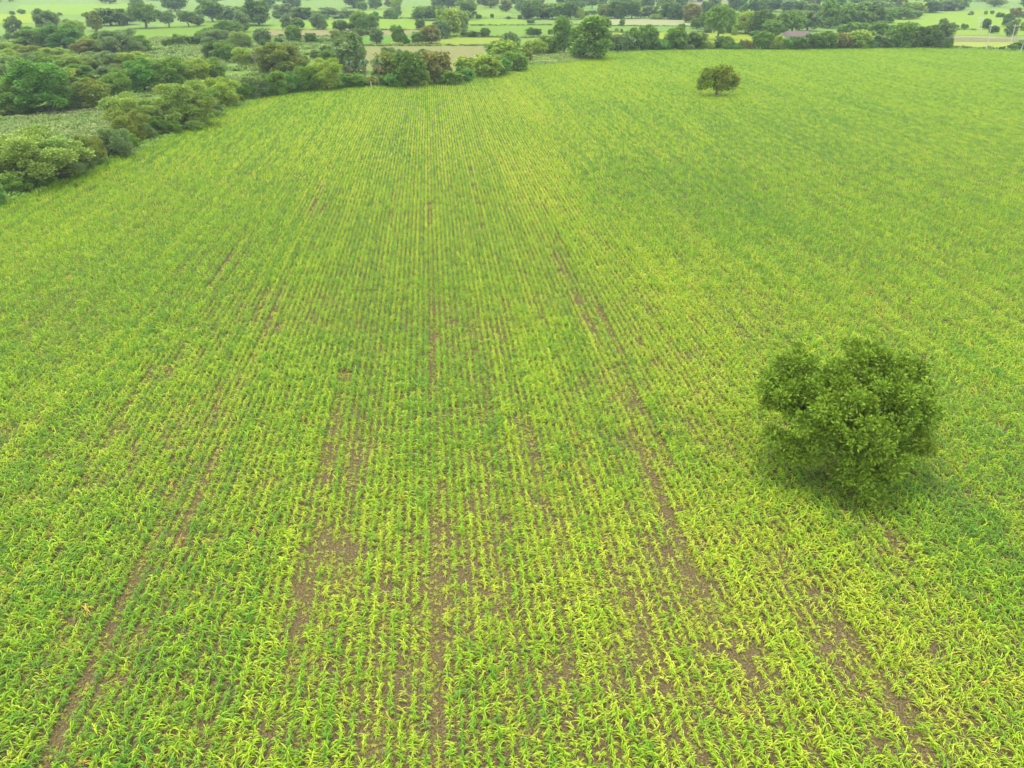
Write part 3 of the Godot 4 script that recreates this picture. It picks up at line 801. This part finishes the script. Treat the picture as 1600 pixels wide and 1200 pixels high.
# the two trees that stand alone in the crop
func build_field_trees() -> void:
	var r := RandomNumberGenerator.new()
	r.seed = 5150
	var foot := px(1306, 738)
	foot.y = 0.03
	var o := thing("field_tree", foot, "bushy dark green tree with many lobes standing alone nearest in the cereal crop", "tree")
	# boughs: offset from the foot in metres (right, up, towards the camera) and radius
	var boughs := [[-0.3, 4.6, 0.6, 2.3], [1.6, 4.9, 0.2, 2.1], [-1.7, 4.4, 0.5, 1.9], [3.2, 4.4, -0.2, 1.7], [2.9, 5.4, -1.6, 1.5], [3.7, 5.6, -2.4, 1.1], [-3.2, 4.9, -1.6, 1.5], [-3.9, 4.6, -1.0, 1.2], [-2.8, 5.6, -2.2, 1.3], [-2.4, 5.9, -2.7, 0.9], [-2.0, 5.2, -1.8, 0.7], [0.6, 6.1, -1.6, 1.8], [-1.2, 5.0, -1.0, 1.2], [-2.3, 4.9, -1.2, 1.2], [1.4, 6.3, -2.2, 1.1], [0.2, 3.0, 2.0, 1.8], [-1.5, 3.0, 1.5, 1.25], [1.8, 3.0, 1.6, 1.3], [3.0, 3.2, 1.0, 1.4], [3.4, 2.7, 0.6, 1.0],
		[0.3, 1.2, 2.6, 1.0], [0.6, 0.7, 3.0, 0.7], [-0.5, 1.7, 2.5, 0.9], [-2.9, 2.2, 1.0, 1.0], [-3.9, 2.5, 0.5, 0.9], [-3.4, 2.1, 1.1, 0.6], [1.5, 1.3, 2.0, 0.7], [0.0, 3.6, -1.8, 2.0], [2.0, 3.6, -1.6, 1.6], [-2.2, 3.6, -1.4, 1.5]]
	var clumps := []
	for b in boughs:
		var c0 := Vector3(b[0], b[1], b[2])
		var n := int(5 + b[3] * 8)
		for i in n:
			var d := Vector3(r.randfn(), r.randfn(), r.randfn()).normalized()
			var rad: float = r.randf_range(0.22, 0.5) * (0.6 + 0.25 * b[3])
			var p: Vector3 = c0 + d * (b[3] * r.randf_range(0.72, 1.16) - rad * 0.6) * Vector3(1, 0.75, 1)
			p.y = maxf(p.y, rad * 0.8)
			var m := r.randf_range(0.72, 1.38)
			var warm := r.randf_range(-0.12, 0.20)
			clumps.append([p, Vector3(rad, rad * 0.75, rad), Color(m * (1.0 + warm), m * (1.0 + warm * 0.2), m)])
		clumps.append([c0, Vector3.ONE * b[3] * 0.5, Color.WHITE])
	var v := PackedVector3Array()
	var nn := PackedVector3Array()
	var fork := Vector3(0.1, 1.5, 0.1)
	bent(v, nn, r, Vector3(0, -0.2, 0), fork, 0.34, 0.26, 0.08)
	mesh_node("trunk", to_mesh(v), bark, o)
	for k in [0, 1, 3, 4, 6, 11, 15, 23]:
		var b: Array = boughs[k]
		v = PackedVector3Array(); nn = PackedVector3Array()
		bent(v, nn, r, fork, Vector3(b[0], b[1], b[2]), 0.17, 0.05, 0.2)
		mesh_node("limb", to_mesh(v), bark, o)
	mesh_node("crown", crown_from(r, clumps, 0.21, 0.95, 0.35, 0.75), leaf_mat("field_tree_leaf", Color(0.098, 0.164, 0.012), 0.55, 0.5), o)

	var foot2 := px(1119, 151)
	foot2.y = 0.03
	var o2 := thing("field_tree", foot2, "small round headed olive tree on a short trunk standing alone far back in the crop", "tree")
	var lobes := [[-2.76, 3.19, 0.6, 1.6, 1.0, 0.0], [-3.6, 2.29, 0.5, 1.1, 1.0, 0.0], [-3.07, 4.36, -0.4, 1.4, 1.0, 0.0], [-4.13, 3.55, 0.2, 0.8, 1.0, 0.0], [-1.27, 4.81, 0.0, 1.6, 1.0, 0.0], [0.85, 5.26, -0.3, 1.4, 1.0, 0.42], [2.33, 5.35, 0.0, 1.0, 1.0, 0.42], [0.42, 3.82, 1.4, 1.7, 1.0, 0.42], [2.01, 4.09, 0.8, 1.6, 1.0, 0.42], [3.5, 3.82, 0.2, 1.3, 1.0, 0.42], [3.92, 2.83, 0.2, 1.0, 1.0, 0.42], [2.76, 2.29, 0.6, 1.2, 1.0, 0.42], [0.32, 2.38, 1.3, 1.3, 1.0, 0.42], [-0.64, 2.2, 0.8, 1.0, 1.0, 0.0], [0.0, 3.55, -1.0, 2.2, 1.0, 0.0]]
	var cl2 := []
	for b in lobes:
		var c0 := Vector3(b[0], b[1] + 0.1, b[2])
		for i in 13:
			var d := Vector3(r.randfn(), r.randfn(), r.randfn()).normalized()
			var rad: float = b[3] * r.randf_range(0.22, 0.42)
			cl2.append([c0 + d * (b[3] - rad * 0.5), Vector3(rad, rad * 0.8, rad), Color(b[4] * (1.0 + b[5]), b[4], b[4] * 0.9) * r.randf_range(0.65, 1.4)])
		cl2.append([c0, Vector3.ONE * b[3] * 0.6, Color.WHITE])
	v = PackedVector3Array(); nn = PackedVector3Array()
	fork = Vector3(0, 1.5, 0)
	bent(v, nn, r, Vector3(0, -0.2, 0), fork, 0.36, 0.28, 0.05)
	for k in [0, 4, 7, 9, 11]:
		bent(v, nn, r, fork, Vector3(lobes[k][0], lobes[k][1], lobes[k][2]), 0.16, 0.06, 0.15)
	mesh_node("trunk", to_mesh(v), bark, o2)
	mesh_node("crown", crown_from(r, cl2, 0.34, 0.8, 0.2), leaf_mat("far_field_tree_leaf", Color(0.126, 0.182, 0.017), 0.5, 0.5), o2)

# ---------------------------------------------------------------- palms, posts, poles, house

func palm(at: Vector3, high: float, label: String, seed_: int) -> void:
	var r := RandomNumberGenerator.new()
	r.seed = seed_
	var o := thing("palm_tree", at, label, "palm", "palms in the hedge by the fallow field")
	var v := PackedVector3Array()
	var n := PackedVector3Array()
	var top := Vector3(r.randf_range(-0.3, 0.3), high * 0.72, r.randf_range(-0.3, 0.3))
	bent(v, n, r, Vector3(0, -0.15, 0), top, 0.2, 0.15, 0.06, 5)
	mesh_node("trunk", to_mesh(v), bark, o)
	var green := leaf_mat("palm_frond", Color(0.075, 0.13, 0.045), 0.4)
	var dry := leaf_mat("dry_frond", Color(0.15, 0.12, 0.05), 0.3)
	for i in 26:
		var dead := i < 9
		var fv := PackedVector3Array()
		var fc := PackedColorArray()
		var turn := i * 2.4 + r.randf() * 0.4
		var rise := r.randf_range(-1.2, -0.7) if dead else lerpf(-0.1, 1.3, (i - 9) / 17.0)
		for k in 7:
			blade(fv, fc, turn + (k - 3) * 0.16, 0.0, high * r.randf_range(0.26, 0.34) * (1.0 - 0.05 * absf(k - 3)), 0.16, rise, rise - (0.3 if dead else 0.9), 4, Color.WHITE * r.randf_range(0.8, 1.2))
		var f := mesh_node("dry_frond" if dead else "frond", to_mesh(fv, fc), dry if dead else green, o)
		f.position = top

func build_small_things() -> void:
	palm(px(548, 130), 6.0, "short palm with a brown skirt of dry fronds beside the tall grey-green tree", 61)
	palm(px(572, 131), 6.4, "grey-green palm with crowded stems beside the rusty shrub", 62)
	palm(px(593, 136), 7.6, "tallest palm with a pale bare trunk at the cereal field edge", 63)
	palm(px(399, 108), 6.0, "broad pale green palm behind the near hedgerow", 64)
	var white := StandardMaterial3D.new()
	white.resource_name = "whitewashed_stone"
	white.albedo_texture = noise_tex(90, 0.03, [[0.2, Color(0.22, 0.21, 0.18).linear_to_srgb()], [0.7, Color(0.36, 0.35, 0.31).linear_to_srgb()]], 256)
	white.uv1_triplanar = true
	white.roughness = 0.9
	var posts := [[471, 144, "whitewashed boundary post under the yellow-green shrubs of the hedgerow"], [580, 137, "whitewashed boundary post beside the tallest palm"], [753, 122, "whitewashed boundary post before the yellow-green round tree"], [798.5, 112, "whitewashed boundary post beside the leafy shrubs near the fallow field"], [1187, 79, "whitewashed boundary post in the far hedge"]]
	for p in posts:
		var o := thing("boundary_post", px(p[0], p[1]), p[2], "post", "whitewashed posts along the field edge")
		var v := PackedVector3Array()
		var n := PackedVector3Array()
		tube(v, n, Vector3(0, -0.1, 0), Vector3(0.04, 1.35, 0), 0.15, 0.12, 6)
		mesh_node("shaft", to_mesh(v), white, o)
		v = PackedVector3Array(); n = PackedVector3Array()
		tube(v, n, Vector3(0.04, 1.35, 0), Vector3(0.04, 1.47, 0), 0.12, 0.02, 6)
		mesh_node("cap", to_mesh(v), white, o)
	# power line poles behind the field corner
	var poles := [[1526, 50, 6.6, -0.3, "pale utility pole beside the small dark trees"], [1532, 51, 6.8, -0.35, "pale utility pole paired beside the small dark trees"], [1541, 78, 8.6, -0.45, "pale leaning utility pole at the far corner of the cereal field"], [1577, 77, 8.4, -0.3, "pale utility pole before the tall grey-green tree"], [1594, 83, 3.4, 0.0, "short grey stone post at the far field corner"]]
	for p in poles:
		var o := thing("utility_pole", px(p[0], p[1]), p[4], "pole")
		var top := Vector3(p[3] * 2.0, p[2], 0)
		var v := PackedVector3Array()
		var n := PackedVector3Array()
		tube(v, n, Vector3(0, -0.2, 0), top, 0.15, 0.10, 8)
		mesh_node("shaft", to_mesh(v), white, o)
		if p[2] < 5.0: continue
		v = PackedVector3Array(); n = PackedVector3Array()
		tube(v, n, top + Vector3(-0.9, -0.5, 0.12), top + Vector3(0.9, -0.5, 0.12), 0.07, 0.07, 4)
		mesh_node("crossarm", to_mesh(v), white, o)
		for s in [-0.8, 0.0, 0.8]:
			v = PackedVector3Array(); n = PackedVector3Array()
			var q := top + Vector3(s, -0.43 if s else 0.0, 0.12 if s else 0.0)
			tube(v, n, q, q + Vector3(0, 0.22, 0), 0.06, 0.03, 6)
			mesh_node("insulator", to_mesh(v), white, o)
	build_house()

func box(v: PackedVector3Array, a: Vector3, b: Vector3) -> void:
	var p := []
	for i in 8: p.append(Vector3(b.x if i & 1 else a.x, b.y if i & 2 else a.y, b.z if i & 4 else a.z))
	for f in [[0, 2, 3, 1], [5, 7, 6, 4], [4, 6, 2, 0], [1, 3, 7, 5], [2, 6, 7, 3], [4, 0, 1, 5]]:
		for k in [0, 1, 2, 0, 2, 3]: v.append(p[f[k]])

func flat_mat(called: String, c: Color) -> StandardMaterial3D:
	var m := StandardMaterial3D.new()
	m.resource_name = called
	m.albedo_texture = noise_tex(called.length() * 7, 0.04, [[0.2, (c * 0.8).linear_to_srgb()], [0.8, (c * 1.15).linear_to_srgb()]], 256)
	m.uv1_triplanar = true
	m.uv1_scale = Vector3.ONE * 0.4
	m.roughness = 0.9
	return m

func build_house() -> void:
	var o := thing("farm_house", px(1242, 67), "white walled farmhouse under a low reddish brown tiled roof behind the far hedge", "house")
	o.rotation.y = 0.15
	var wall := flat_mat("whitewashed_wall", Color(0.40, 0.38, 0.34))
	var tiles := flat_mat("clay_tiles", Color(0.040, 0.026, 0.017))
	var timber := flat_mat("dark_timber", Color(0.10, 0.07, 0.05))
	var parts := [["wall", wall, Vector3(-5.5, -0.2, -2.5), Vector3(5.5, 2.9, 2.5)], ["porch_floor", wall, Vector3(-5.5, -0.2, 2.52), Vector3(5.5, 0.3, 4.2)], ["door", timber, Vector3(-0.5, 0.3, 2.45), Vector3(0.5, 2.3, 2.58)]]
	for p in parts:
		var v := PackedVector3Array()
		box(v, p[2], p[3])
		mesh_node(p[0], to_mesh(v), p[1], o)
	for x in [-3.4, 3.4]:
		var v := PackedVector3Array()
		box(v, Vector3(x - 0.5, 1.1, 2.45), Vector3(x + 0.5, 2.2, 2.57))
		mesh_node("window", to_mesh(v), timber, o)
	for x in [-5.2, -1.8, 1.8, 5.2]:
		var v := PackedVector3Array()
		box(v, Vector3(x - 0.12, 0.3, 3.8), Vector3(x + 0.12, 2.5, 4.04))
		mesh_node("porch_post", to_mesh(v), wall, o)
	var roof := PackedVector3Array()
	var e := [Vector3(-6.1, 2.75, 4.6), Vector3(6.1, 2.75, 4.6), Vector3(6.1, 2.75, -3.1), Vector3(-6.1, 2.75, -3.1), Vector3(-4.6, 4.5, 0.4), Vector3(4.6, 4.5, 0.4)]
	for f in [[0, 4, 5], [0, 5, 1], [1, 5, 2], [2, 5, 4], [2, 4, 3], [3, 4, 0], [0, 1, 2], [0, 2, 3]]:
		for k in f: roof.append(e[k] + (Vector3.ZERO))
	mesh_node("roof", to_mesh(roof), tiles, o)

# ---------------------------------------------------------------- undergrowth

func tuft_mesh(seed_: int, n: int, high: float) -> ArrayMesh:
	var r := RandomNumberGenerator.new()
	r.seed = seed_
	var v := PackedVector3Array()
	var c := PackedColorArray()
	for i in n:
		var at := Vector3(r.randfn() * 0.35, 0, r.randfn() * 0.35)
		blade(v, c, r.randf() * TAU, r.randf_range(0, 0.2) * high, high * r.randf_range(0.5, 1.1), high * 0.22, r.randf_range(0.5, 1.4), r.randf_range(-0.9, 0.2), 2, Color.WHITE * r.randf_range(0.75, 1.2), at)
	return to_mesh(v, c)

func build_undergrowth() -> void:
	var r := RandomNumberGenerator.new()
	r.seed = 31
	var m := leaf_mat("weed_leaf", Color(1, 1, 1), 0.8)
	var b := [Batch.new(), Batch.new(), Batch.new()]
	var poly := pts(EDGE)
	# weeds along the outside of the field edge
	for i in poly.size() - 1:
		var a := poly[i]
		var q := poly[i + 1]
		var len := a.distance_to(q)
		var out := (q - a).orthogonal().normalized()
		if out.dot(Vector2(-1, -0.6)) < 0: out = -out
		var wide := 7.0 if i < 9 else 5.0
		for k in int(len * wide * (2.2 if i < 9 else 1.0)):
			var off := absf(r.randfn()) * wide * 0.5
			var p := a.lerp(q, r.randf()) + out * (off - 0.5)
			var s := r.randf_range(0.5, 1.3) * (1.0 + 0.1 * off)
			var c := Color(0.11, 0.23, 0.03).lerp(Color(0.20, 0.29, 0.05), r.randf())
			if r.randf() < 0.25: c = Color(0.09, 0.16, 0.05)
			b[r.randi() % 3].put(Vector3(p.x, 0.0, p.y), r.randf() * TAU, s, s * r.randf_range(0.7, 1.3), c)
	# rough growth under and between the hedge and wood trees
	for i in 26000:
		var p := px(r.randf_range(-90, 560), lerpf(60, 300, pow(r.randf(), 1.6)))
		if Geometry2D.is_point_in_polygon(Vector2(p.x, p.z), field_poly): continue
		if n_tone.get_noise_2d(p.x * 1.5, p.z * 1.5) < -0.12: continue
		var s := r.randf_range(0.6, 1.8) * (1.0 if p.z > -200 else 1.5)
		var c := Color(0.08, 0.16, 0.03).lerp(Color(0.17, 0.22, 0.06), r.randf())
		b[r.randi() % 3].put(Vector3(p.x, 0, p.z), r.randf() * TAU, s, s * r.randf_range(0.5, 1.0), c)
	# scrubby heap beside the big light green tree
	for i in 900:
		var p := px(r.randf_range(822, 905), r.randf_range(84, 101))
		if Geometry2D.is_point_in_polygon(Vector2(p.x, p.z), field_poly): continue
		var s := r.randf_range(1.0, 2.4)
		b[r.randi() % 3].put(Vector3(p.x, 0, p.z), r.randf() * TAU, s, s * 0.7, Color(0.09, 0.17, 0.03).lerp(Color(0.20, 0.24, 0.06), r.randf()))
	# grassy banks between the small fields
	for h in [[690, 58, 890, 59], [555, 71.6, 765, 71], [735, 40, 905, 39], [560, 47, 690, 47], [395, 58, 560, 57.5], [930, 50.5, 1110, 50.5], [560, 29, 830, 29], [945, 40.5, 1100, 41.5], [1440, 73.5, 1560, 76], [1380, 46, 1520, 47]]:
		var a := px(h[0], h[1])
		var q := px(h[2], h[3])
		for k in int(a.distance_to(q) * 1.6):
			var p := a.lerp(q, r.randf()) + Vector3(0, 0, r.randfn() * 1.3)
			var s := r.randf_range(1.0, 2.6)
			b[r.randi() % 3].put(p, r.randf() * TAU, s, s * r.randf_range(0.4, 0.9), Color(0.06, 0.11, 0.025).lerp(Color(0.13, 0.17, 0.04), r.randf()))
	var o := thing("undergrowth", Vector3.ZERO, "rough bright weeds and grass under the hedgerows around the field", "weeds")
	o.set_meta("kind", "stuff")
	for k in 3: stuff("weed_tufts", tuft_mesh(300 + k, 26, 0.7), m, b[k], o)
	# grey-green plants in rows on the plot between hedgerow and wood
	var plot := pts([[-80, 196], [100, 174], [186, 168], [194, 194], [120, 220], [-80, 246]])
	var cb := Batch.new()
	var lo := Vector2(1e9, 1e9)
	var hi := -lo
	for p in plot:
		lo = lo.min(p); hi = hi.max(p)
	var x := lo.x
	while x < hi.x:
		var z := lo.y
		while z < hi.y:
			var p := Vector2(x + r.randfn() * 0.1, z + r.randfn() * 0.15)
			if r.randf() < 0.85 and Geometry2D.is_point_in_polygon(p, plot):
				cb.put(Vector3(p.x, 0.1, p.y), r.randf() * TAU, r.randf_range(0.5, 1.0), r.randf_range(0.5, 0.9), Color(0.11, 0.17, 0.06).lerp(Color(0.20, 0.22, 0.10), r.randf()))
			z += 0.7
		x += 1.1
	var co := thing("cotton_crop", Vector3.ZERO, "grey-green low crop plants on the plot between hedgerow and wood", "crop")
	co.set_meta("kind", "stuff")
	stuff("crop_tufts", tuft_mesh(310, 22, 0.7), m, cb, co)

func _ready() -> void:
	set_up_view()
	build_ground()
	build_crop()
	build_trees()
	build_field_trees()
	build_small_things()
	build_undergrowth()
	print("crown triangles ", leaf_total)
